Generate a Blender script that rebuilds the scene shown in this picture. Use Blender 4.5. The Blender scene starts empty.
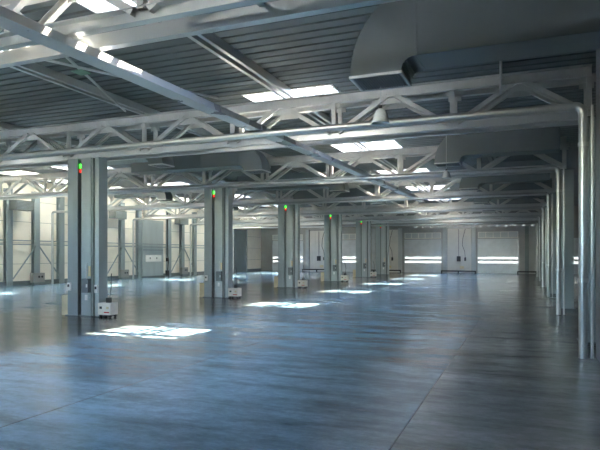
import bpy, math, random
from mathutils import Vector, Matrix
random.seed(7)
C = bpy.context.scene.collection
EYE = 1.6
S = 6.75                      # bay length
TR = [5.2] + [11.75 + S*k for k in range(5)] + [44.4]      # truss lines
COLX = -10.65
WL, WR, WF, WB = -24.4, 13.0, -6.0, 50.3         # left, right, front, far wall
DECK = 5.55

# ------------------------------------------------------------------ materials
def mat(name, col, rough=.5, metal=0., var=.12, scale=6., bump=0., spec=.5, stretch=(1, 1, 1)):
    m = bpy.data.materials.new(name); m.use_nodes = True
    nt = m.node_tree; b = nt.nodes['Principled BSDF']
    b.inputs['Roughness'].default_value = rough; b.inputs['Metallic'].default_value = metal
    b.inputs['Specular IOR Level'].default_value = spec
    tc = nt.nodes.new('ShaderNodeTexCoord'); mp = nt.nodes.new('ShaderNodeMapping')
    mp.inputs['Scale'].default_value = stretch
    nz = nt.nodes.new('ShaderNodeTexNoise'); nz.inputs['Scale'].default_value = scale; nz.inputs['Detail'].default_value = 5
    rp = nt.nodes.new('ShaderNodeValToRGB')
    rp.color_ramp.elements[0].position = .3; rp.color_ramp.elements[1].position = .7
    rp.color_ramp.elements[0].color = [c*(1-var) for c in col] + [1]
    rp.color_ramp.elements[1].color = [min(1, c*(1+var)) for c in col] + [1]
    L = nt.links.new
    L(tc.outputs['Object'], mp.inputs['Vector']); L(mp.outputs['Vector'], nz.inputs['Vector'])
    L(nz.outputs['Fac'], rp.inputs['Fac']); L(rp.outputs['Color'], b.inputs['Base Color'])
    mr = nt.nodes.new('ShaderNodeMapRange')
    mr.inputs['To Min'].default_value = max(0.02, rough-.08); mr.inputs['To Max'].default_value = min(1, rough+.1)
    L(nz.outputs['Fac'], mr.inputs['Value']); L(mr.outputs['Result'], b.inputs['Roughness'])
    if bump:
        bp = nt.nodes.new('ShaderNodeBump'); bp.inputs['Strength'].default_value = bump; bp.inputs['Distance'].default_value = .02
        L(nz.outputs['Fac'], bp.inputs['Height']); L(bp.outputs['Normal'], b.inputs['Normal'])
    return m

def emit(name, col, st):
    m = bpy.data.materials.new(name); m.use_nodes = True
    b = m.node_tree.nodes['Principled BSDF']
    b.inputs['Base Color'].default_value = (*col, 1); b.inputs['Emission Color'].default_value = (*col, 1)
    b.inputs['Emission Strength'].default_value = st
    return m

def glass(name, tint=(1, 1, 1), frost=0.):
    m = bpy.data.materials.new(name); m.use_nodes = True
    nt = m.node_tree; nt.nodes.clear(); L = nt.links.new
    out = nt.nodes.new('ShaderNodeOutputMaterial'); tr = nt.nodes.new('ShaderNodeBsdfTransparent')
    tr.inputs['Color'].default_value = (*tint, 1)
    gl = nt.nodes.new('ShaderNodeBsdfGlossy'); gl.inputs['Roughness'].default_value = .05
    fr = nt.nodes.new('ShaderNodeFresnel'); fr.inputs['IOR'].default_value = 1.4
    mx = nt.nodes.new('ShaderNodeMixShader')
    L(fr.outputs[0], mx.inputs[0]); L(gl.outputs[0], mx.inputs[2])
    if frost:
        tl = nt.nodes.new('ShaderNodeBsdfTranslucent'); tl.inputs['Color'].default_value = (*tint, 1)
        m2 = nt.nodes.new('ShaderNodeMixShader'); m2.inputs[0].default_value = frost
        L(tr.outputs[0], m2.inputs[1]); L(tl.outputs[0], m2.inputs[2]); L(m2.outputs[0], mx.inputs[1])
    else:
        L(tr.outputs[0], mx.inputs[1])
    L(mx.outputs[0], out.inputs['Surface'])
    return m

def floor_mat():
    m = bpy.data.materials.new('polished_concrete'); m.use_nodes = True
    nt = m.node_tree; b = nt.nodes['Principled BSDF']; L = nt.links.new; N = nt.nodes.new
    tc = N('ShaderNodeTexCoord'); sx = N('ShaderNodeSeparateXYZ'); L(tc.outputs['Object'], sx.inputs[0])
    def noise(scale, detail, st=(1, 1, 1), rough=.6):
        mp = N('ShaderNodeMapping'); mp.inputs['Scale'].default_value = st
        L(tc.outputs['Object'], mp.inputs[0]); n = N('ShaderNodeTexNoise')
        n.inputs['Scale'].default_value = scale; n.inputs['Detail'].default_value = detail; n.inputs['Roughness'].default_value = rough
        L(mp.outputs[0], n.inputs['Vector']); return n.outputs['Fac']
    def ramp(fac, stops, interp='LINEAR'):
        r = N('ShaderNodeValToRGB'); r.color_ramp.interpolation = interp
        e = r.color_ramp.elements
        while len(e) < len(stops): e.new(.5)
        for k, (p, c) in enumerate(stops): e[k].position = p; e[k].color = (*c, 1)
        L(fac, r.inputs['Fac']); return r.outputs['Color']
    def mix(mode, fac, a, c):
        x = N('ShaderNodeMix'); x.data_type = 'RGBA'; x.blend_type = mode
        if isinstance(fac, (int, float)): x.inputs['Factor'].default_value = fac
        else: L(fac, x.inputs['Factor'])
        for s, v in ((x.inputs[6], a), (x.inputs[7], c)):
            if isinstance(v, tuple): s.default_value = (*v, 1)
            else: L(v, s)
        return x.outputs[2]
    def math_(op, a, c=0.):
        x = N('ShaderNodeMath'); x.operation = op
        for s, v in ((x.inputs[0], a), (x.inputs[1], c)):
            if isinstance(v, (int, float)): s.default_value = v
            else: L(v, s)
        return x.outputs[0]
    # slab pours, each its own tone, plus a painted light falloff (bands between the joints along the hall)
    wob = noise(.9, 4)
    xw = math_('ADD', sx.outputs['X'], math_('MULTIPLY', math_('SUBTRACT', wob, .5), 1.1))
    def edge(x, soft, src):
        e = N('ShaderNodeMapRange'); e.interpolation_type = 'SMOOTHSTEP'
        e.inputs['From Min'].default_value = x-soft; e.inputs['From Max'].default_value = x+soft
        L(src, e.inputs['Value']); return e.outputs[0]
    slabs = mix('MIX', edge(-13.2, .6, xw), SLAB['blue2'], SLAB['brown'])
    slabs = mix('MIX', edge(-8.0, .5, xw), slabs, SLAB['blue2'])
    slabs = mix('MIX', edge(-4.5, .01, sx.outputs['X']), slabs, SLAB['blue'])
    slabs = mix('MIX', edge(-1.9, 1.6, xw), slabs, SLAB['mid'])  # soft blue-to-grey fade paints the skylight falloff into the slab colour
    slabs = mix('MIX', edge(-1.03, .01, sx.outputs['X']), slabs, SLAB['grey'])
    big = noise(.35, 6); streak = noise(1.3, 8, (.35, 1.6, 1), .7); fine = noise(7, 9, (.6, 1, 1), .85)
    tone = ramp(big, [(.3, (.66, .66, .64)), (.7, (1.22, 1.22, 1.24))])
    st = ramp(streak, [(.32, (.5, .5, .47)), (.52, (1, 1, 1)), (.72, (1.25, 1.25, 1.28))])
    fi = ramp(fine, [(.3, (.6, .6, .6)), (.7, (1.25, 1.25, 1.25))])
    col = mix('MULTIPLY', 1., mix('MULTIPLY', 1., mix('MULTIPLY', 1., slabs, tone), st), fi)
    # saw-cut joints
    jm = None
    for jx in (-21., -17., -13., -8., -4.5, -1.03, 4.5):
        d = math_('LESS_THAN', math_('ABSOLUTE', math_('SUBTRACT', sx.outputs['X'], jx)), .008)
        jm = d if jm is None else math_('MAXIMUM', jm, d)
    col = mix('MIX', math_('MULTIPLY', jm, .8), col, (.03, .033, .035))
    L(col, b.inputs['Base Color'])
    rr = N('ShaderNodeMapRange'); rr.inputs['From Min'].default_value = .3; rr.inputs['From Max'].default_value = .7
    rr.inputs['To Min'].default_value = .12; rr.inputs['To Max'].default_value = .24
    L(streak, rr.inputs['Value']); L(rr.outputs[0], b.inputs['Roughness'])
    hb = math_('MULTIPLY', fine, 1.)
    hb = math_('SUBTRACT', hb, math_('MULTIPLY', jm, 1.))
    bp = N('ShaderNodeBump'); bp.inputs['Strength'].default_value = .3; bp.inputs['Distance'].default_value = .006
    L(hb, bp.inputs['Height']); L(bp.outputs['Normal'], b.inputs['Normal'])
    b.inputs['Specular IOR Level'].default_value = .42
    return m

SLAB = dict(blue=(.21, .345, .41), blue2=(.205, .32, .38), mid=(.21, .27, .29), brown=(.10, .098, .085), grey=(.32, .335, .31))
M = dict(
    galv=mat('galvanized_steel', (.66, .67, .65), .3, .65, .05, 1.2),
    bright=mat('bright_zinc', (.78, .79, .77), .28, .45, .05, 1.2),
    truss=mat('truss_steel', (.66, .645, .6), .42, .35, .1, 3),
    pipe=mat('zinc_pipe', (.56, .57, .56), .3, .75, .05, 1.5),
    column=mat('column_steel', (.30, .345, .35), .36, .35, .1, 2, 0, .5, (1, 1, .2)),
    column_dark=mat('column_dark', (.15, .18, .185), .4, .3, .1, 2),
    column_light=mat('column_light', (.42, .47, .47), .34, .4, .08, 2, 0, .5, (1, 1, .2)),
    deck=mat('roof_deck', (.185, .2, .195), .45, .2, .08, 1.5),
    duct=mat('duct_sheet', (.225, .25, .245), .38, .4, .06, 1.2),
    duct_dark=mat('duct_dark', (.06, .065, .07), .5, .3, .1, 4),
    cream=mat('cream_panel', (.84, .78, .67), .5, 0, .04, 1.5),
    wall=mat('wall_sheet', (.42, .44, .43), .45, .2, .08, 1.2),
    wallpale=mat('pale_sheet', (.58, .56, .5), .45, .1, .06, 1.5),
    wall_grey=mat('wall_grey', (.29, .29, .27), .45, .25, .08, 1.2),
    door=mat('door_sheet', (.5, .53, .54), .38, .5, .1, 1.6, .03),
    frame=mat('door_frame', (.36, .38, .38), .4, .4, .1, 3),
    dark=mat('dark_plastic', (.03, .032, .034), .5, 0, .2, 5),
    box=mat('grey_box', (.16, .18, .185), .45, .1, .1, 4),
    white=mat('white_plastic', (.78, .78, .75), .4, 0, .05, 5),
    cart=mat('cart_cream', (.72, .69, .6), .45, 0, .08, 8),
    yellow=mat('cream_guard', (.62, .52, .32), .5, 0, .12, 5),
    red=mat('red_paint', (.45, .03, .03), .4, 0, .1, 5),
    blackrail=mat('black_rail', (.02, .02, .02), .45, .2, .2, 5),
    rubber=mat('rubber', (.03, .03, .03), .7, 0, .2, 5),
    greenplate=mat('green_plate', (.25, .42, .3), .5, .1, .1, 8),
    ground=mat('outside_ground', (.5, .49, .46), .9, 0, .15, .4),
    green=emit('green_lamp', (.04, .9, .04), .7),
    red_lamp=emit('red_lamp', (.9, .03, .02), .28),
    glass=glass('clear_glass', (.95, .97, 1.)),
    frost=glass('frosted_panel', (.58, .57, .51), .9),
    door_light=glass('door_light', (.23, .235, .23), .95),
    bulb=glass('bulb_glass', (.9, .92, .92), .6),
    opal=mat('opal_glass', (.82, .84, .83), .15, 0, .03, 3, 0, .8),
    floor=floor_mat(),
)

# ------------------------------------------------------------------ builders
class MB:
    def __init__(s): s.v = []; s.f = []; s.smooth = set()
    def poly(s, vs, fs, smooth=False):
        n = len(s.v); s.v += [tuple(v) for v in vs]
        for f in fs:
            if smooth: s.smooth.add(len(s.f))
            s.f.append([i+n for i in f])
        return s
    def box(s, x0, x1, y0, y1, z0, z1):
        vs = [(x, y, z) for x in (x0, x1) for y in (y0, y1) for z in (z0, z1)]
        return s.poly(vs, [(0, 1, 3, 2), (4, 6, 7, 5), (0, 4, 5, 1), (2, 3, 7, 6), (0, 2, 6, 4), (1, 5, 7, 3)])
    def extrude(s, prof, p0, p1, up=(0, 0, 1), caps=True):
        """prof: closed 2D outline (side, up) swept from p0 to p1"""
        p0, p1 = Vector(p0), Vector(p1); d = (p1-p0).normalized(); up = Vector(up)
        if abs(d.dot(up)) > .99: up = Vector((0, 1, 0))
        sd = d.cross(up).normalized(); u = sd.cross(d).normalized(); n = len(prof)
        vs = [p+sd*a+u*c for p in (p0, p1) for a, c in prof]
        fs = [(i, (i+1) % n, (i+1) % n+n, i+n) for i in range(n)]
        if caps: fs += [tuple(range(n))[::-1], tuple(range(n, 2*n))]
        return s.poly(vs, fs)
    def bar(s, p0, p1, w, h, up=(0, 0, 1)):
        return s.extrude([(-w/2, -h/2), (w/2, -h/2), (w/2, h/2), (-w/2, h/2)], p0, p1, up)
    def channel(s, p0, p1, w, h, t=.012, side=1, up=(0, 0, 1)):
        a, b_ = (-w/2, w/2) if side > 0 else (w/2, -w/2)
        k = 1 if side > 0 else -1
        pr = [(a, -h/2), (b_, -h/2), (b_, -h/2+t), (a+k*t, -h/2+t), (a+k*t, h/2-t), (b_, h/2-t), (b_, h/2), (a, h/2)]
        return s.extrude(pr, p0, p1, up)
    def tube(s, pts, r, n=14, caps=True):
        pts = [Vector(p) for p in pts]; rings = []
        ref = None
        for i, p in enumerate(pts):
            a = (pts[i]-pts[i-1]).normalized() if i else None
            b_ = (pts[i+1]-pts[i]).normalized() if i < len(pts)-1 else None
            d = ((a or b_)+(b_ or a)).normalized()
            if ref is None: ref = d.orthogonal().normalized()
            ref = (ref-d*ref.dot(d)).normalized(); o = d.cross(ref)
            rr = r[i] if isinstance(r, (list, tuple)) else r
            rings.append([p+(ref*math.cos(2*math.pi*k/n)+o*math.sin(2*math.pi*k/n))*rr for k in range(n)])
        vs = [v for g in rings for v in g]
        fs = [(g*n+k, g*n+(k+1) % n, (g+1)*n+(k+1) % n, (g+1)*n+k) for g in range(len(pts)-1) for k in range(n)]
        s.poly(vs, fs, True)
        if caps: s.poly(rings[0], [tuple(range(n))[::-1]]); s.poly(rings[-1], [tuple(range(n))])
        return s
    def lathe(s, cx, cy, prof, n=20):
        vs = [(cx+r*math.cos(2*math.pi*k/n), cy+r*math.sin(2*math.pi*k/n), z) for r, z in prof for k in range(n)]
        fs = [(g*n+k, g*n+(k+1) % n, (g+1)*n+(k+1) % n, (g+1)*n+k) for g in range(len(prof)-1) for k in range(n)]
        return s.poly(vs, fs, True)
    def build(s, name, m, parent=None):
        me = bpy.data.meshes.new(name); me.from_pydata(s.v, [], s.f)
        for i in s.smooth: me.polygons[i].use_smooth = True
        me.materials.append(m); me.validate(); me.update()
        import bmesh
        bm = bmesh.new(); bm.from_mesh(me); bmesh.ops.recalc_face_normals(bm, faces=bm.faces); bm.to_mesh(me); bm.free()
        o = bpy.data.objects.new(name, me); C.objects.link(o)
        if parent is not None: o.parent = parent
        return o

def tag(o, label=None, cat=None, group=None, kind=None):
    if label: o['label'] = label
    if cat: o['category'] = cat
    if group: o['group'] = group
    if kind: o['kind'] = kind
    return o
def thing(name, loc, label, cat, group=None):
    o = bpy.data.objects.new(name, None); o.location = loc; C.objects.link(o); o.empty_display_size = .2
    return tag(o, label, cat, group)
def struct(name, mb, m, label=None):
    o = mb.build(name, m); o['kind'] = 'structure'
    if label: o['label'] = label
    return o
def kids(o): return [c for c in bpy.data.objects if c.parent == o]
def dup(o, loc, label, only=None):
    ch = CH.setdefault(o.name, [(c, kids(c)) for c in kids(o)])
    r = o.copy(); C.objects.link(r); r.location = loc; r['label'] = label
    for c, gs in ch:
        n = c.copy(); C.objects.link(n); n.parent = r
        for g in gs:
            q = g.copy(); C.objects.link(q); q.parent = n
    return r
CH = {}
ORD = ['nearest', 'second', 'third', 'fourth', 'fifth', 'sixth']

# ------------------------------------------------------------------ floor, walls, roof
struct('floor', MB().box(WL-.3, WR+.3, WF-.3, WB+.3, -.2, 0), M['floor'])
struct('ground_outside', MB().box(-200, 200, -200, 260, -.45, -.25), M['ground'])

SKX = [(-6.5, -4.15), (-19.7, -17.35)]                 # skylight openings across the hall
SKY = [(t+.55, t+2.5) for t in [5.0+S*k for k in range(-1, 7)] if t+2.8 < WB-.6]
SIDE = [(t+.9, t+5.9) for t in [5.0+S*k for k in range(1, 6)]]   # frosted rooflights added to brighten the left wall
SIDX = (-23.7, -21.9)
HOLES = [(x0, x1, a, b_) for a, b_ in SKY for x0, x1 in SKX]+[(*SIDX, a, b_) for a, b_ in SIDE]
def deck():
    mb = MB(); pitch = S/22; y = WF
    def prof_strip(ya, yb, x0, x1):
        z = DECK; a = .11; w = yb-ya
        pr = [(ya, z), (ya+w*.76, z), (ya+w*.79, z+a), (ya+w*.97, z+a), (yb, z), (yb, z+.14), (ya, z+.14)]
        vs = [(x, p, q) for x in (x0, x1) for p, q in pr]; n = len(pr)
        fs = [(i, (i+1) % n, (i+1) % n+n, i+n) for i in range(n)]+[tuple(range(n)), tuple(range(n, 2*n))[::-1]]
        mb.poly(vs, fs)
    cuts = sorted({v for h in HOLES for v in h[2:]} | {WF, WB})
    for ya, yb in zip(cuts[:-1], cuts[1:]):
        n = max(1, round((yb-ya)/pitch)); w = (yb-ya)/n; ym = (ya+yb)/2
        hx = sorted((h[0], h[1]) for h in HOLES if h[2] < ym < h[3])
        ed = [WL-.3]+[v for p in hx for v in p]+[WR+.3]
        for k in range(n):
            for q in range(0, len(ed), 2): prof_strip(ya+k*w, ya+(k+1)*w, ed[q], ed[q+1])
    return mb
struct('ceiling', deck(), M['deck'])

DOORS = [4.17, -2.13, -8.44, -14.85, -21.5]
DW, DH = 3.36, 2.95
CL0, CL1 = -9.6, .7                                      # small clerestory lights high on the far wall
def far_wall():
    mb = MB(); xs = sorted([v for c in DOORS for v in (c-DW/2, c+DW/2)]+[WL, WR])
    for a, b_ in zip(xs[0::2], xs[1::2]): mb.box(a, b_, WB, WB+.2, 0, DH)
    mb.box(WL, WR, WB, WB+.2, DH, 3.97)
    mb.box(WL, CL0, WB, WB+.2, 3.97, 4.13); mb.box(CL1, WR, WB, WB+.2, 3.97, 4.13)
    n = 15; w = (CL1-CL0)/n
    for k in range(n): mb.box(CL0+k*w, CL0+k*w+w*.66, WB, WB+.2, 3.97, 4.13)
    mb.box(WL, WR, WB, WB+.2, 4.13, DECK+.1)
    return mb
struct('wall_far', far_wall(), M['wall_grey'])
struct('window_1', MB().box(CL0, CL1, WB+.08, WB+.1, 3.97, 4.13), M['door_light'], 'row of small lights under the roof on the far wall')
struct('wall_left', MB().box(WL-.3, WL, WF, WB+.2, 0, DECK+.1), M['cream'])
struct('wall_right', MB().box(WR, WR+.3, WF, WB+.2, 0, DECK+.1), M['wall_grey'])
FX0, FX1, FZ0, FZ1 = -20., -2.5, 3.5, 4.3                  # unseen windows added to light the hall from behind the camera
def front_wall():
    mb = MB(); mb.box(WL-.3, WR+.3, WF-.3, WF, 0, FZ0); mb.box(WL-.3, WR+.3, WF-.3, WF, FZ1, DECK+.1)
    mb.box(WL-.3, FX0, WF-.3, WF, FZ0, FZ1); mb.box(FX1, WR+.3, WF-.3, WF, FZ0, FZ1)
    n = 7; w = (FX1-FX0)/n
    for k in range(1, n): mb.box(FX0+k*w-.12, FX0+k*w+.12, WF-.3, WF, FZ0, FZ1)
    return mb
struct('wall_front', front_wall(), M['wall_grey'])
struct('window_2', MB().box(FX0, FX1, WF-.16, WF-.14, FZ0, FZ1), M['glass'], 'glazing of the wall behind the camera')
struct('baseboard_left', MB().box(WL, WL+.06, 12, WB-.1, 0, .22), M['box'])

# panel seams of the left wall
mb = MB()
for z in (1.1, 2.2, 3.3, 4.4): mb.box(WL, WL+.006, 14, WB, z, z+.02)
struct('trim_1', mb, M['wall_grey'], 'thin horizontal seams of the cream wall panels')

# skylights
def make_skylight(loc, label):
    t = thing('roof_skylight', loc, label, 'skylight', 'skylights in the roof deck')
    w, d, h0, h1 = 2.35, 1.95, DECK, DECK+.4
    mb = MB()
    for a in (-1, 1):
        mb.box(min(a*w/2, a*(w/2-.04)), max(a*w/2, a*(w/2-.04)), -d/2, d/2, h0-.02, h1)
        mb.box(-w/2+.04, w/2-.04, min(a*d/2, a*(d/2-.04)), max(a*d/2, a*(d/2-.04)), h0-.02, h1)
    mb.build('curb', M['white'], t)
    mb = MB()
    for x in (-.22, .3): mb.box(x-.055, x+.055, -d/2+.04, d/2-.04, h1-.06, h1-.01)
    for y in (.42,): mb.box(-w/2+.04, w/2-.04, y-.045, y+.045, h1-.055, h1-.005)
    mb.build('glazing_bars', M['white'], t)
    MB().box(-w/2, w/2, -d/2, d/2, h1, h1+.012).build('glass_pane', M['glass'], t)
    return t
names_r = ['over the camera end of the hall', 'just beyond the truss at the top of the photo', 'by the nearest column and its truss', 'by the second column', 'by the third column', 'by the fourth column', 'by the fifth column', 'by the far wall']
proto = None
for i, (a, b_) in enumerate(SKY):
    for j, (x0, x1) in enumerate(SKX):
        loc = ((x0+x1)/2, (a+b_)/2, 0)
        lab = 'roof skylight of the %s aisle, %s' % ('main' if j == 0 else 'left-hand', names_r[i])
        if proto is None: proto = make_skylight(loc, lab)
        else: dup(proto, loc, lab)

sn = ['beyond the nearest column', 'beyond the second column', 'beyond the third column', 'beyond the fourth column', 'beyond the fifth column']
for (a, b_), l in zip(SIDE, sn):
    t = thing('roof_light', ((SIDX[0]+SIDX[1])/2, (a+b_)/2, 0), 'long frosted rooflight close to the cream wall, '+l, 'rooflight', 'frosted rooflights along the cream wall')
    w, d = SIDX[1]-SIDX[0], b_-a; mb = MB()
    for s in (-1, 1):
        mb.box(min(s*w/2, s*(w/2-.05)), max(s*w/2, s*(w/2-.05)), -d/2, d/2, DECK-.02, DECK+.25)
        mb.box(-w/2+.05, w/2-.05, min(s*d/2, s*(d/2-.05)), max(s*d/2, s*(d/2-.05)), DECK-.02, DECK+.25)
    mb.build('curb', M['white'], t)
    MB().box(-w/2, w/2, -d/2, d/2, DECK+.25, DECK+.265).build('frosted_pane', M['frost'], t)

# ------------------------------------------------------------------ trusses
BZ0, BZ1, TZ0, TZ1 = 4.1, 4.27, 4.87, 5.08
def make_truss(x0, x1, label, group, last=True):
    t = thing('roof_truss', (0, 0, 0), label, 'truss', group)
    n = 5; w = (x1-x0)/n
    for s in (-1, 1):
        y = s*.23
        MB().channel((x0, y, (BZ0+BZ1)/2), (x1, y, (BZ0+BZ1)/2), .11, BZ1-BZ0, .014, -s).build('bottom_chord', M['galv'], t)
        MB().channel((x0, y, (TZ0+TZ1)/2), (x1, y, (TZ0+TZ1)/2), .12, TZ1-TZ0, .014, -s).build('top_chord', M['truss'], t)
        for k in range(n+1):
            x = x0+k*w
            if k == n and not last: continue
            if k in (0, n): x += .05 if k == 0 else -.05
            MB().channel((x, y, BZ1-.03), (x, y, TZ0+.03), .09, .07, .01, s, (0, 1, 0)).build('post', M['truss'], t)
            MB().box(x-.13, x+.13, y-s*.02-.006, y-s*.02+.006, TZ0-.1, TZ0+.05).build('gusset_plate', M['truss'], t)
        for k in range(n):
            xa, xm, xb = x0+k*w, x0+(k+.5)*w, x0+(k+1)*w
            MB().channel((xa+.1, y, BZ1-.04), (xm-.07, y, TZ0+.04), .08, .09, .01, s).build('web_diagonal', M['truss'], t)
            MB().channel((xm+.07, y, TZ0+.04), (xb-.1, y, BZ1-.04), .08, .09, .01, s).build('web_diagonal', M['truss'], t)
            MB().box(xm-.22, xm+.22, y-s*.02-.006, y-s*.02+.006, TZ0-.13, TZ0+.06).build('gusset_plate', M['truss'], t)
    for k in range(n):
        x = x0+(k+.5)*w
        MB().box(x-.04, x+.04, -.19, .19, BZ1-.03, BZ1).build('batten', M['galv'], t)
    return t
TW = ['galvanized roof truss with twin chords crossing the top left corner, nearest of all',
      'grey roof truss resting on the nearest column of the row', 'grey roof truss resting on the second column of the row',
      'grey roof truss resting on the third column of the row', 'grey roof truss resting on the fourth column of the row',
      'grey roof truss resting on the fifth column of the row', 'grey roof truss resting on the last column, before the dock doors']
a = make_truss(-11.3, 1.14, TW[0], 'trusses of the main aisle'); a.location = (0, TR[0], 0)
for t, l in zip(TR[1:], TW[1:]): dup(a, (0, t, 0), l)
TL = ['left-aisle roof truss running from the nearest column towards the cream wall', 'left-aisle roof truss from the second column to the cream wall',
      'left-aisle roof truss from the third column to the cream wall', 'left-aisle roof truss from the fourth column to the cream wall',
      'left-aisle roof truss from the fifth column to the cream wall', 'left-aisle roof truss from the last column to the cream wall']
a = make_truss(WL+.02, -11.31, TL[0], 'trusses of the left aisle', False); a.location = (0, TR[1], 0)
for t, l in zip(TR[2:], TL[1:]): dup(a, (0, t, 0), l)

# ------------------------------------------------------------------ columns of the row
H = BZ0
def make_column(label):
    t = thing('steel_column', (0, 0, 0), label, 'column', 'columns of the middle row')
    mb = MB()                                            # left leg: flanged section
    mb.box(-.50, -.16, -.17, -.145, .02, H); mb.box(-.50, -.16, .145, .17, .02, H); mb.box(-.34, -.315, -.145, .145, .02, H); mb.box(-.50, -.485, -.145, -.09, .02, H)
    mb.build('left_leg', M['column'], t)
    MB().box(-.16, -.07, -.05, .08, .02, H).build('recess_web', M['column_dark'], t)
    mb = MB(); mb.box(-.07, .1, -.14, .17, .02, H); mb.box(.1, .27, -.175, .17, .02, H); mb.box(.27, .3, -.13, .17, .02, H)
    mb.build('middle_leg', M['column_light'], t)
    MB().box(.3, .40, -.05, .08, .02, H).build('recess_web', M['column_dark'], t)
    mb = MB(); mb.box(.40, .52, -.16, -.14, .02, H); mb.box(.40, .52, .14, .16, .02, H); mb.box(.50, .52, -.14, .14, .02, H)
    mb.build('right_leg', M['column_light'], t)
    MB().box(-.54, .56, -.22, .22, 0, .02).build('base_plate', M['column_dark'], t)
    return t
CY = [11.55+S*k for k in range(5)]+[44.3]
CL = ['wide grey steel column, nearest of the middle row', 'grey steel column, second of the middle row from the camera', 'grey steel column, third of the middle row',
      'grey steel column, fourth of the middle row', 'grey steel column, fifth of the middle row', 'last grey steel column of the middle row, close to the dock doors']
c0 = make_column(CL[0])
c0.location = (COLX, CY[0], 0)
for y, l in zip(CY[1:], CL[1:]): dup(c0, (COLX, y, 0), l)

def make_signal(label):
    t = thing('signal_light', (0, 0, 0), label, 'signal light', 'signal lights on the columns')
    MB().box(-.05, .05, 0, .05, -.13, .13).build('housing', M['dark'], t)
    MB().box(-.04, .04, -.015, 0, .005, .115).build('green_lamp', M['green'], t)
    MB().box(-.038, .038, -.015, 0, -.11, -.02).build('red_lamp', M['red_lamp'], t)
    return t
sg = make_signal('green and red signal light at the head of the nearest column')
sg.location = (COLX-.115, CY[0]-.1, 3.85)
def make_switchbox(label):
    t = thing('switch_box', (0, 0, 0), label, 'switch box', 'switch boxes on the columns')
    MB().box(-.1, .1, -.12, 0, 0, .36).build('enclosure', M['box'], t)
    MB().box(.06, .09, -.14, -.12, .14, .22).build('handle', M['white'], t)
    MB().tube([(0, -.05, .36), (0, -.05, .7), (.03, -.05, .75)], .015, 8).build('conduit', M['galv'], t)
    MB().box(-.09, -.01, -.02, 0, -.2, -.06).build('tag', M['white'], t)
    MB().box(.03, .1, -.03, -.005, .42, .68).build('warning_plate', M['yellow'], t)
    return t
sw = make_switchbox('dark grey switch box on the nearest column, above the cream charger'); sw.location = (COLX+.18, CY[0]-.175, .62)
def make_guard(label):
    t = thing('corner_guard', (0, 0, 0), label, 'guard', 'cream guards beside the columns')
    MB().box(-.1, .1, -.1, -.07, 0, .53).build('front_plate', M['yellow'], t)
    MB().box(-.1, -.075, -.07, .12, 0, .53).build('side_plate', M['yellow'], t)
    return t
gd = make_guard('cream corner guard left of the nearest column foot'); gd.location = (COLX-.62, CY[0]-.05, 0)
def make_charger(label):
    t = thing('floor_charger', (0, 0, 0), label, 'charger', 'cream chargers beside the columns')
    b = MB().box(-.2, .2, -.14, .14, .07, .37).build('cabinet', M['cart'], t)
    MB().box(-.14, -.07, -.15, -.14, .22, .28).build('socket', M['dark'], b)
    MB().box(.07, .14, -.15, -.14, .22, .28).build('socket', M['yellow'], b)
    MB().box(.0, .16, -.15, -.14, .12, .15).build('label_strip', M['red'], b)
    for x in (-.15, .15):
        for y in (-.09, .09):
            MB().tube([(x-.02, y, .036), (x+.02, y, .036)], .036, 12).build('caster', M['rubber'], t)
            
    MB().box(-.16, .16, -.11, .11, .05, .07).build('chassis', M['dark'], t)
    h = MB().box(-.02, .08, -.05, .05, .37, .5).build('plug', M['dark'], t)
    MB().tube([(.04, .02, .5), (.06, .05, .78), (.0, .12, 1.0), (-.06, .2, 1.1)], .012, 8).build('cable', M['dark'], t)
    return t
ch = make_charger('cream charger on casters beside the nearest column'); ch.location = (COLX+.76, CY[0]-.1, 0)
def make_socket(label):
    t = thing('wall_socket', (0, 0, 0), label, 'socket', 'white sockets on the columns')
    MB().box(-.05, .05, -.05, 0, 0, .2).build('housing', M['white'], t)
    MB().box(-.03, .03, -.056, -.05, .09, .16).build('outlet', M['dark'], t)
    return t
so = make_socket('small white socket box on the left leg of the nearest column'); so.location = (COLX-.43, CY[0]-.17, .66)
so2 = dup(so, (COLX+.46, CY[0]-.16, .62), 'white socket box on the right leg of the nearest column, over the charger')
for i, y in list(enumerate(CY))[1:]:
    o = ORD[i] if i < 5 else 'last'
    dup(sg, (COLX-.115, y-.1, 3.85), 'green and red signal light at the head of the %s column' % o)
    dup(sw, (COLX+.18, y-.175, .62), 'dark grey switch box on the %s column of the row' % o)
    if i < 5:
        dup(gd, (COLX-.62, y-.05, 0), 'cream corner guard left of the %s column foot' % o)
        dup(ch, (COLX+.76, y-.1, 0), 'cream charger on casters beside the %s column' % o)
    if i == 1: dup(so, (COLX-.4, y-.17, .62), 'small white socket box on the left leg of the second column')

# ------------------------------------------------------------------ right-hand row
def make_rcolumn(label):
    t = thing('wall_column', (0, 0, 0), label, 'column', 'columns of the right-hand row')
    mb = MB(); mb.box(-.18, .18, -.2, -.18, .02, H); mb.box(-.18, .18, .18, .2, .02, H); mb.box(-.012, .012, -.18, .18, .02, H)
    mb.build('shaft', M['column'], t)
    MB().box(-.23, .23, -.25, .25, 0, .02).build('base_plate', M['column_dark'], t)
    MB().box(-.2, .2, -.22, .22, H-.02, H).build('cap_plate', M['column_dark'], t)
    return t
rc = make_rcolumn('dark steel column of the right-hand row, nearest, behind the tall duct'); rc.location = (1.14, CY[0], 0)
for i, y in list(enumerate(CY))[1:]:
    dup(rc, (1.14, y, 0), 'dark steel column of the right-hand row, %s from the camera' % (ORD[i] if i < 5 else 'last and farthest'))

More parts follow.
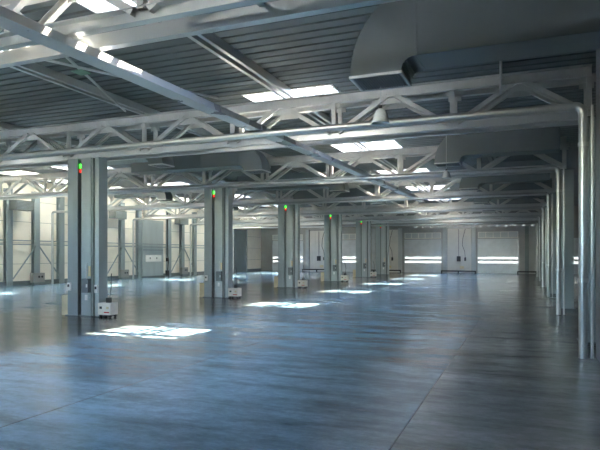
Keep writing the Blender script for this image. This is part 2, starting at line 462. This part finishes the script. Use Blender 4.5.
# ------------------------------------------------------------------ roof drain pipes
PZ = EYE+2.3
PX0, PX1 = WL+.65, .83
def arc(c, r, a0, a1, n=8):
    return [(c[0]+r*math.cos(a0+(a1-a0)*k/n), c[1], c[2]+r*math.sin(a0+(a1-a0)*k/n)) for k in range(n+1)]
def make_pipe(label):
    t = thing('drain_pipe', (0, 0, 0), label, 'pipe', 'roof drain pipes across the hall')
    R = .13; r = .062
    MB().tube([(PX0+R, 0, PZ), (PX1-R, 0, PZ)], r).build('horizontal_run', M['pipe'], t)
    for s, x in ((1, PX1), (-1, PX0)):
        pts = arc((x-s*R, 0, PZ-R), R, math.pi/2, 0 if s > 0 else math.pi)
        MB().tube(pts, r+.006).build('elbow', M['pipe'], t)
        MB().tube([(x, 0, PZ-R), (x, 0, 0)], r).build('downpipe', M['pipe'], t)
    for z in (1.2, 3.3): MB().tube([(PX1, 0, z-.03), (PX1, 0, z+.03)], r+.012).build('clamp', M['galv'], t)
    MB().tube([(PX1+.13, .02, 0), (PX1+.13, .02, 3.9)], .024, 10).build('conduit', M['galv'], t)
    return t
PY = [9.65+S*k for k in range(6)]
PL = ['galvanized drain pipe across the hall, nearest, with elbow at the right', 'galvanized drain pipe crossing in front of the second column', 'galvanized drain pipe crossing in front of the third column',
      'galvanized drain pipe crossing in front of the fourth column', 'galvanized drain pipe crossing in front of the fifth column', 'galvanized drain pipe crossing in front of the last column']
pp = make_pipe(PL[0]); pp.location = (0, PY[0], 0)
for y, l in zip(PY[1:], PL[1:]): dup(pp, (0, y, 0), l)

# ------------------------------------------------------------------ purlins, girder, bracing
def make_purlin(x, label, ys=None):
    t = thing('roof_purlin', (x, 0, 0), label, 'purlin', 'purlins under the roof deck')
    y0, y1 = ys or (WF+.1, WB-.1)
    for s in (-1, 1):
        MB().channel((s*.1, y0, 5.46), (s*.1, y1, 5.46), .08, .17, .012, -s).build('channel', M['galv'], t)
    return t
make_purlin(-9.5, 'roof purlin running away at the left, nearest the row of columns')
make_purlin(-5.3, 'roof purlin running away under the skylights of the main aisle')
make_purlin(-1.2, 'roof purlin running away beyond the elbow of the second air duct', (18.4, WB-.1))
make_purlin(-14.6, 'left-aisle roof purlin nearer the columns')
make_purlin(-18.5, 'left-aisle roof purlin under the left-hand skylights')
t = thing('hanging_girder', (-5.1, 0, 0), 'long shiny girder slung under the trusses, running away from the upper left corner', 'girder')
t.rotation_euler = (0, 0, -.03)   # drifts slightly towards the right as it runs away
MB().channel((0, .5, 4.035), (0, 25.6, 4.035), .2, .125, .014, -1).build('main_channel', M['bright'], t)
mb = MB().box(-.1, .16, .5, 25.6, 3.965, 3.972).build('bottom_plate', M['bright'], t)
t = thing('hanging_brace', (0, 0, 0), 'thin crossed brace rods with a green plate under the roof, upper left', 'brace')
MB().tube([(-6.57, 5.4, 5.13), (-9.14, 11.2, 5.13)], .025, 8).build('rod', M['galv'], t)
MB().tube([(-9.36, 5.4, 5.18), (-6.53, 11.2, 5.18)], .025, 8).build('rod', M['galv'], t)
MB().box(-8.03, -7.77, 8.27, 8.53, 5.085, 5.1).build('centre_plate', M['greenplate'], t)

# ------------------------------------------------------------------ air ducts
RI = .18
def make_duct(x_out, x_end, h, wo, w, zb, label, flip=1):
    """duct along X with an elbow turning down at the x_out end; local origin at the duct's near lower edge"""
    t = thing('air_duct', (0, 0, 0), label, 'duct', 'ventilation ducts under the roof')
    s = flip; ri = RI; cx = x_out+s*(wo+ri)
    top = zb+h
    MB().box(min(cx, x_end), max(cx, x_end), 0, w, zb, top).build('trunk', M['duct'], t)
    n = 14; vs = []
    for k in range(n+1):
        a = math.pi/2*k/n
        for ra, rb in ((ri, ri), (wo+ri, h+ri)):
            for y in (0, w): vs.append((cx-s*ra*math.sin(a), y, zb-ri+rb*math.cos(a)))
    fs = []
    for k in range(n):
        b0, b1 = 4*k, 4*k+4
        fs += [(b0, b1, b1+1, b0+1), (b0+2, b0+3, b1+3, b1+2), (b0, b0+2, b1+2, b1), (b0+1, b1+1, b1+3, b0+3)]
    fs += [(0, 1, 3, 2), (4*n, 4*n+2, 4*n+3, 4*n+1)]
    e = MB().poly(vs, fs).build('elbow', M['duct'], t)
    zo = zb-ri; x0, x1 = sorted((cx-s*(wo+ri), cx-s*ri))
    fr = MB()
    fr.box(x0-.015, x1+.015, -.015, .02, zo-.035, zo); fr.box(x0-.015, x1+.015, w-.02, w+.015, zo-.035, zo)
    fr.box(x0-.015, x0+.02, .02, w-.02, zo-.035, zo); fr.box(x1-.02, x1+.015, .02, w-.02, zo-.035, zo)
    fr.build('outlet_frame', M['galv'], t)
    gr = MB(); gr.box(x0+.03, x1-.03, .03, w-.03, zo-.012, zo-.004)
    go = gr.build('grille', M['duct_dark'], t)
    gl = MB(); k = 20
    for i in range(1, k):
        x = x0+(x1-x0)*i/k; gl.box(x-.006, x+.006, .03, w-.03, zo-.03, zo-.012)
    for i in range(1, 16):
        y = .03+(w-.06)*i/16; gl.box(x0+.03, x1-.03, y-.005, y+.005, zo-.026, zo-.014)
    gl.build('mesh', M['duct'], go)
    L = abs(x_end-cx); m = max(1, int(L/1.3))
    for i in range(m):
        x = cx+s*(.02+i*L/m)
        MB().box(x-.01, x+.01, -.008, w+.008, zb-.008, top+.008).build('seam_flange', M['duct'], t)
    cr = MB()
    for i in range(5):
        z = zo+.03+i*.035; x = cx-s*(ri-.005)
        cr.box(min(x, x+s*.02*i), max(x, x+s*.02*i)+.012, -.006, w+.006, z, z+.012)
    cr.build('corrugation', M['duct'], t)
    return t
d0 = make_duct(-2.28, 3.4, .92, .72, .65, EYE+2.68, 'large grey air duct with a grilled elbow outlet, nearest, upper right')
d0.location = (0, 7.57, 0)
t = thing('boxed_column', (0, 0, 0), 'tall dark boxed-in column at the right edge, beside the nearest drain pipe', 'column')
MB().box(1.03, 1.8, 9.15, 9.85, .0, 5.5).build('casing', M['duct'], t)
MB().box(1.01, 1.82, 9.12, 9.15, .0, .72).build('kick_plate', M['column_dark'], t)
MB().box(1.06, 1.09, 9.135, 9.15, .72, 5.4).build('edge_strip', M['galv'], t)
MB().box(1.06, 1.16, 9.1, 9.12, .35, .5).build('red_tag', M['red'], t)
d1 = make_duct(-2.5, .9, .8, .72, .65, EYE+2.9, 'grey air duct with elbow outlet in front of the truss on the second column')
d1.location = (0, 16.95, 0)
for y, l in zip((23.8, 30.55, 37.3), ('third', 'fourth', 'fifth')):
    dup(d1, (0, y, 0), 'grey air duct with elbow outlet in front of the truss on the %s column' % l)
e0 = make_duct(-8.2, -13.6, .7, .72, .65, EYE+3.05, 'grey air duct over the column row, before the truss on the second column', flip=-1)
e0.location = (0, 17.0, 0)
dup(e0, (.8, 23.8, 0), 'grey air duct over the column row, before the truss on the third column')
dup(e0, (.9, 30.55, 0), 'grey air duct over the column row, before the truss on the fourth column')
e1 = make_duct(-10.2, -13.4, .5, .5, .6, EYE+2.95, 'short grey duct outlet just behind the nearest column', flip=-1)
e1.location = (0, 14.2, 0)
dup(e1, (-6.4, 23.4, 0), 'grey duct of the left aisle hung near the cream wall, nearer one')
dup(e1, (-6.4, 30.4, 0), 'grey duct of the left aisle hung near the cream wall, farther one')

tag(MB().tube([(-.35, 9.3, 4.1), (-.35, 9.3, 5.56)], .02, 8).build('hanger_rod', M['galv'], None), 'thin hanger rod dropping from the roof behind the nearest air duct', 'rod')

# ------------------------------------------------------------------ hanging lamps
def make_lamp(label, top):
    t = thing('pendant_lamp', (0, 0, 0), label, 'lamp', 'glass pendant lamps')
    MB().tube([(0, 0, .17), (0, 0, top)], .008, 8).build('cord', M['galv'], t)
    MB().lathe(0, 0, [(0, .17), (.022, .17), (.026, .12), (.0, .12)], 14).build('socket', M['dark'], t)
    MB().lathe(0, 0, [(.035, .12), (.075, .09), (.1, .02), (.115, -.05), (.13, -.09), (.125, -.09), (.108, -.05), (.09, .02), (.07, .08), (.03, .11)], 22).build('glass_shade', M['opal'], t)
    MB().lathe(0, 0, [(0, .12), (.025, .1), (.04, .04), (.03, -.02), (0, -.04)], 14).build('bulb', M['white'], t)
    return t
LC = 4.28-.18-.055-EYE-2.0
l0 = make_lamp('clear glass pendant lamp hanging under the nearest duct outlet', LC); l0.location = (-1.95, 8.0, EYE+2.0)
l1 = make_lamp('clear glass pendant lamp hanging under the second duct outlet', 1.6); l1.location = (-2.06, 16.2, EYE+2.24)

# ------------------------------------------------------------------ dock doors and the far wall
def make_door(label):
    t = thing('dock_door', (0, 0, 0), label, 'door', 'sectional dock doors in the far wall')
    w = DW/2
    secs = [(0, .8), (1.46, 2.2), (2.2, DH-.02)]
    for a, b_ in secs:
        mb = MB(); mb.box(-w+.06, w-.1, .05, .1, a, b_)
        k = 3
        for i in range(1, k): z = a+(b_-a)*i/k; mb.box(-w+.06, w-.1, .035, .05, z-.012, z+.012)
        mb.build('door_section', M['door'], t)
    mb = MB()
    for a, b_ in ((.8, .84), (1.06, 1.2), (1.42, 1.46)): mb.box(-w+.06, w-.1, .045, .1, a, b_)
    mb.build('window_frame', M['door'], t)
    for a, b_ in ((.84, 1.06), (1.2, 1.42)): MB().box(-w+.06, w-.1, .065, .08, a, b_).build('window_panel', M['door_light'], t)
    MB().box(w-.1, w-.06, .06, .08, 0, DH-.02).build('side_light', M['door_light'], t)  # added translucent strip stands in for daylight through the door's edge gap
    mb = MB(); mb.box(-w, -w+.06, -.04, .12, 0, DH); mb.box(w-.06, w, -.04, .12, 0, DH); mb.box(-w+.06, w-.06, -.04, .12, DH-.02, DH)
    mb.build('door_frame', M['frame'], t)
    return t
DL = ['metal dock door right of the right-hand column row, glimpsed between columns', 'metal dock door with bright window strips, right end of the main aisle', 'metal dock door with bright window strips, left of the cabled wall panel',
      'metal dock door showing between the fourth and fifth columns', 'metal dock door showing behind the third column, left end of the wall']
dd = None
for x, l in zip(DOORS, DL):
    if dd is None: dd = make_door(l); dd.location = (x, WB, 0)
    else: dup(dd, (x, WB, 0), l)
def make_transom(label):
    t = thing('transom_panel', (0, 0, 0), label, 'panel', 'transom panels over the dock doors')
    MB().box(-1.6, 1.6, -.03, 0, 0, .52).build('panel_sheet', M['wall'], t)
    mb = MB()
    for x in (-1.6, -1.0, -.4, .2, .8, 1.56): mb.box(x, x+.04, -.06, -.03, 0, .52)
    mb.box(-1.6, 1.6, -.065, -.03, 0, .04); mb.box(-1.6, 1.6, -.065, -.03, .48, .52)
    mb.build('frame', M['cart'], t)
    return t
tp = None
for x, l in zip(DOORS[1:], ('at the right end of the main aisle', 'left of the cabled wall panel', 'between the fourth and fifth columns', 'behind the third column')):
    l = 'framed transom panel over the dock door ' + l
    if tp is None: tp = make_transom(l); tp.location = (x, WB, DH+.06)
    else: dup(tp, (x, WB, DH+.06), l)
# flat wall panels, flanking pilasters, cables, boxes, floor rails between the doors
gaps = [((DOORS[i]+DOORS[i+1])/2) for i in range(4)]
GL = ['by the right-hand column row', 'between the two doors of the main aisle', 'behind the last column of the row', 'behind the third and fourth columns']
wp = wc = rl = None
for i, x in enumerate(gaps):
    loc = (x, WB, 0)
    if i == 0: continue
    if wp is None:
        t = wp = thing('wall_panel', loc, 'pale panel with pilasters on the far wall, '+GL[i], 'wall panel', 'pale panels between the dock doors')
        mb = MB(); mb.box(-1.0, 1.0, -.08, 0, 0, 3.85)
        for k in range(5): mb.box(-.9+k*.45, -.87+k*.45, -.09, -.08, 0, 3.85)
        mb.build('cladding', M['wallpale'], t)
        MB().box(-1.38, -1.04, -.2, 0, 0, 3.95).build('pilaster', M['frame'], t)
        MB().box(1.04, 1.38, -.2, 0, 0, 3.95).build('pilaster', M['wall'], t)
        t = wc = thing('door_control_box', loc, 'black cabled control box on the far wall, '+GL[i], 'control box', 'door control boxes')
        MB().box(-.2, .12, -.26, -.1, 1.0, 1.45).build('enclosure', M['dark'], t)
        MB().box(.42, .58, -.2, -.1, 1.05, 1.35).build('push_button_box', M['dark'], t)
        MB().tube([(-.04, -.13, 1.45), (-.05, -.13, 3.8)], .02, 8).build('cable', M['dark'], t)
        MB().tube([(.5, -.13, 1.35), (.45, -.13, 1.9), (.25, -.13, 2.4), (.3, -.13, 3.0), (.5, -.13, 3.8)], .02, 8).build('cable', M['dark'], t)
        MB().box(.05, .4, -.14, -.1, .35, .6).build('warning_plate', M['yellow'], t)
        t = rl = thing('guard_rail', (x, WB-.9, 0), 'low black rail along the far wall, '+GL[i], 'rail', 'low black rails before the far wall')
        MB().box(-1.45, 1.45, -.05, .05, .13, .24).build('bar', M['blackrail'], t)
        for q in (-1.4, 0, 1.4): MB().box(q-.05, q+.05, -.06, .06, 0, .13).build('foot', M['blackrail'], t)
    else:
        dup(wp, loc, 'pale panel with pilasters on the far wall, '+GL[i])
        dup(wc, loc, 'black cabled control box on the far wall, '+GL[i])
        dup(rl, (x, WB-.9, 0), 'low black rail along the far wall, '+GL[i])
dup(rl, (.85, WB-.9, 0), 'low black guard rail on the floor at the right corner of the far wall')
t = thing('wall_panel', (1.2, WB, 0), 'plain grey wall panel at the right corner of the far wall', 'wall panel')
MB().box(-1.2, -.9, -.2, 0, 0, 3.95).build('pilaster', M['column_dark'], t); MB().box(-.9, .9, -.06, 0, 0, 3.95).build('cladding', M['wall'], t)
for k, (x, y) in enumerate(((2.75, 46), (3.0, 45.2))):
    t = thing('fire_extinguisher', (x, y, 0), 'red fire extinguisher far off between the right-hand columns, %s' % ('left one' if k == 0 else 'right one'), 'fire extinguisher', 'fire extinguishers')
    MB().lathe(0, 0, [(0, 0), (.1, 0), (.1, .42), (.06, .5), (.03, .52)], 14).build('cylinder', M['red'], t)
    MB().box(-.05, .08, -.02, .02, .52, .58).build('valve', M['dark'], t)

# ------------------------------------------------------------------ left wall
PIT = 1.72
ys = [15.64+PIT*k for k in range(20)]
w0 = None
SKIP = {10}
n_in = 0
for k, y in enumerate(ys):
    if y > 48.5: break
    nm = 'grey steel post standing against the cream wall, number %d' % k
    n_in += 1
names_w = []
def make_wpost(label):
    t = thing('wall_post', (0, 0, 0), label, 'post', 'grey posts along the cream left wall')
    MB().box(0, .02, -.19, .19, 0, 4.95).build('back_flange', M['column'], t)
    MB().box(.02, .2, -.012, .012, 0, 4.95).build('web', M['column'], t)
    MB().box(.2, .22, -.19, .19, 0, 4.95).build('front_flange', M['column'], t)
    return t
wl = {3: 'grey post against the cream wall at the left edge of the photo', 4: 'grey post at the first V brace left of the nearest column', 5: 'grey post against the cream wall just left of the nearest column',
      8: 'grey post at the V brace right of the nearest column', 9: 'grey post on the left of the tall grey sheet door', 11: 'grey post on the right of the tall grey sheet door',
      12: 'grey post at the V brace near the second column', 13: 'grey post against the cream wall just left of the second column'}
for k, l in wl.items():
    y = ys[k]
    if w0 is None: w0 = make_wpost(l); w0.location = (WL+.01, y, 0)
    else: dup(w0, (WL+.01, y, 0), l)
# girts: rails along the wall, and V braces
for z, l in ((2.32, 'upper thin grey rail running along the cream wall'), (2.12, 'lower grey rail running along the cream wall')):
    r_ = .03
    tag(MB().box(WL+.232, WL+.29, 14, 41, z-r_, z+r_).build('wall_rail', M['column'], None), l, 'rail', 'rails along the cream wall')
def make_brace(label):
    t = thing('wall_mounted_brace', (0, 0, 0), label, 'brace', 'V braces on the cream wall')
    for s in (-1, 1): MB().bar((0, s*.1, 2.05), (0, s*1.55, .35), .05, .05, (1, 0, 0)).build('strut', M['column'], t)
    MB().box(-.012, .012, -.16, .16, 1.97, 2.07).build('gusset_plate', M['column'], t)
    return t
vb = None
for k, l in ((4, 'inverted V brace on the cream wall left of the nearest column'), (8, 'inverted V brace on the cream wall right of the nearest column'), (12, 'inverted V brace on the cream wall near the second column')):
    if vb is None: vb = make_brace(l); vb.location = (WL+.26, ys[k], 0)
    else: dup(vb, (WL+.26, ys[k], 0), l)
def make_cab(label):
    t = thing('electrical_cabinet', (0, 0, 0), label, 'cabinet', 'grey cabinets at the foot of the cream wall')
    MB().box(0, .22, -.38, .38, .12, .62).build('enclosure', M['wall_grey'], t)
    for y in (-.0, .2): MB().tube([(.22, y, .42), (.24, y, .42)], .06, 12).build('dial', M['dark'], t)
    MB().box(.02, .2, -.3, .3, 0, .12).build('plinth', M['box'], t)
    return t
cb = None
for k, l in ((4, 'grey cabinet under the V brace left of the nearest column'), (8, 'grey cabinet under the V brace right of the nearest column'), (12, 'grey cabinet under the V brace near the second column')):
    if cb is None: cb = make_cab(l); cb.location = (WL+.3, ys[k]-.15, 0)
    else: dup(cb, (WL+.3, ys[k]-.15, 0), l)
t = thing('sheet_door', (WL+.02, (ys[9]+ys[11])/2-.1, 0), 'tall grey sheet-metal door in the cream left wall', 'door')
MB().box(0, .12, -1.25, 1.15, .1, 4.0).build('leaf', M['column_light'], t)
MB().box(.12, .13, -1.2, 1.1, 1.9, 1.93).build('seam', M['column_dark'], t)
t = thing('door_sign', (WL+.16, (ys[9]+ys[11])/2-.1, 0), 'white notice board with two dark marks on the tall grey door', 'sign')
MB().box(0, .03, -.95, .85, 1.1, 1.55).build('board', M['white'], t)
for y in (-.45, .3): MB().box(.03, .035, y-.06, y+.06, 1.28, 1.4).build('mark', M['box'], t)
t = thing('cable_post', (WL+.4, 34.0, 0), 'black cable hanging on a stand by the cream wall, right of the tall door', 'cable')
MB().tube([(0, 0, 4.6), (0, 0, 1.6), (.05, .1, 1.2), (0, 0, .3)], .03, 8).build('cable', M['dark'], t)
MB().box(-.1, .1, -.1, .1, 0, .45).build('stand', M['dark'], t)
MB().box(-.07, .07, -.07, .07, 1.1, 1.35).build('plug', M['dark'], t)
t = thing('roller_door', (WL+.02, 45.0, 0), 'dark grey roller door at the far end of the cream wall', 'door')
mb = MB(); mb.box(0, .1, -1.9, 1.9, 0, 3.9)
for k in range(26): mb.box(.1, .115, -1.9, 1.9, .05+k*.148, .1+k*.148)
mb.build('curtain', M['column_dark'], t)
MB().box(0, .16, -2.0, -1.9, 0, 3.95).build('guide', M['column'], t); MB().box(0, .16, 1.9, 2.0, 0, 3.95).build('guide', M['column'], t)
def make_heater(label):
    t = thing('wall_mounted_heater', (0, 0, 0), label, 'heater', 'air heaters high on the cream wall')
    MB().box(0, .5, -.55, .55, 0, .5).build('casing', M['duct'], t)
    mb = MB()
    for k in range(6): mb.box(.5, .52, -.5, .5, .05+k*.07, .08+k*.07)
    mb.build('louvre', M['column'], t)
    return t
h0 = make_heater('grey air heater high on the cream wall, left of the nearest column'); h0.location = (WL+.25, ys[3]+.5, 3.85)
dup(h0, (WL+.25, ys[7]+.9, 3.85), 'grey air heater high on the cream wall, right of the nearest column')
dup(h0, (WL+.25, ys[11]+1.1, 3.85), 'grey air heater high on the cream wall, right of the tall grey door')

# ------------------------------------------------------------------ light
sun_dir = Vector((-1.95, -3.9, -5.95)).normalized()
sl = bpy.data.lights.new('sun', 'SUN'); sl.energy = SUN = 14.0; sl.angle = math.radians(.2); sl.color = (1, .89, .72)
so_ = bpy.data.objects.new('sun', sl); C.objects.link(so_); so_.rotation_euler = sun_dir.to_track_quat('-Z', 'Y').to_euler()
so_.location = (10, 20, 30)
w = bpy.data.worlds.new('sky'); bpy.context.scene.world = w; w.use_nodes = True
nt = w.node_tree; bg = nt.nodes['Background']; sk = nt.nodes.new('ShaderNodeTexSky'); sk.sky_type = 'NISHITA'; sk.sun_disc = False
el = math.asin(-sun_dir.z); sk.sun_elevation = el; sk.sun_rotation = math.atan2(-sun_dir.x, -sun_dir.y)
sk.dust_density = 1.0; sk.air_density = 1.2; sk.ozone_density = 1
nt.links.new(sk.outputs[0], bg.inputs['Color']); bg.inputs['Strength'].default_value = 1.05

# ------------------------------------------------------------------ camera
cam = bpy.data.cameras.new('camera'); co = bpy.data.objects.new('camera', cam); C.objects.link(co)
cam.sensor_width = 36; cam.lens = 560/600*36; cam.shift_y = 29.5/600; cam.clip_end = 500; cam.clip_start = .05
co.location = (0, 0, EYE); co.rotation_euler = (math.pi/2, 0, .382)
sc = bpy.context.scene; sc.camera = co
sc.view_settings.view_transform = 'Standard'; sc.view_settings.look = 'None'; sc.view_settings.gamma = 1
sc.view_settings.use_curve_mapping = False
sc.view_settings.exposure = 3.05
sc.cycles.use_adaptive_sampling = False; sc.cycles.max_bounces = 12; sc.cycles.diffuse_bounces = 6; sc.cycles.glossy_bounces = 5; sc.cycles.transparent_max_bounces = 12
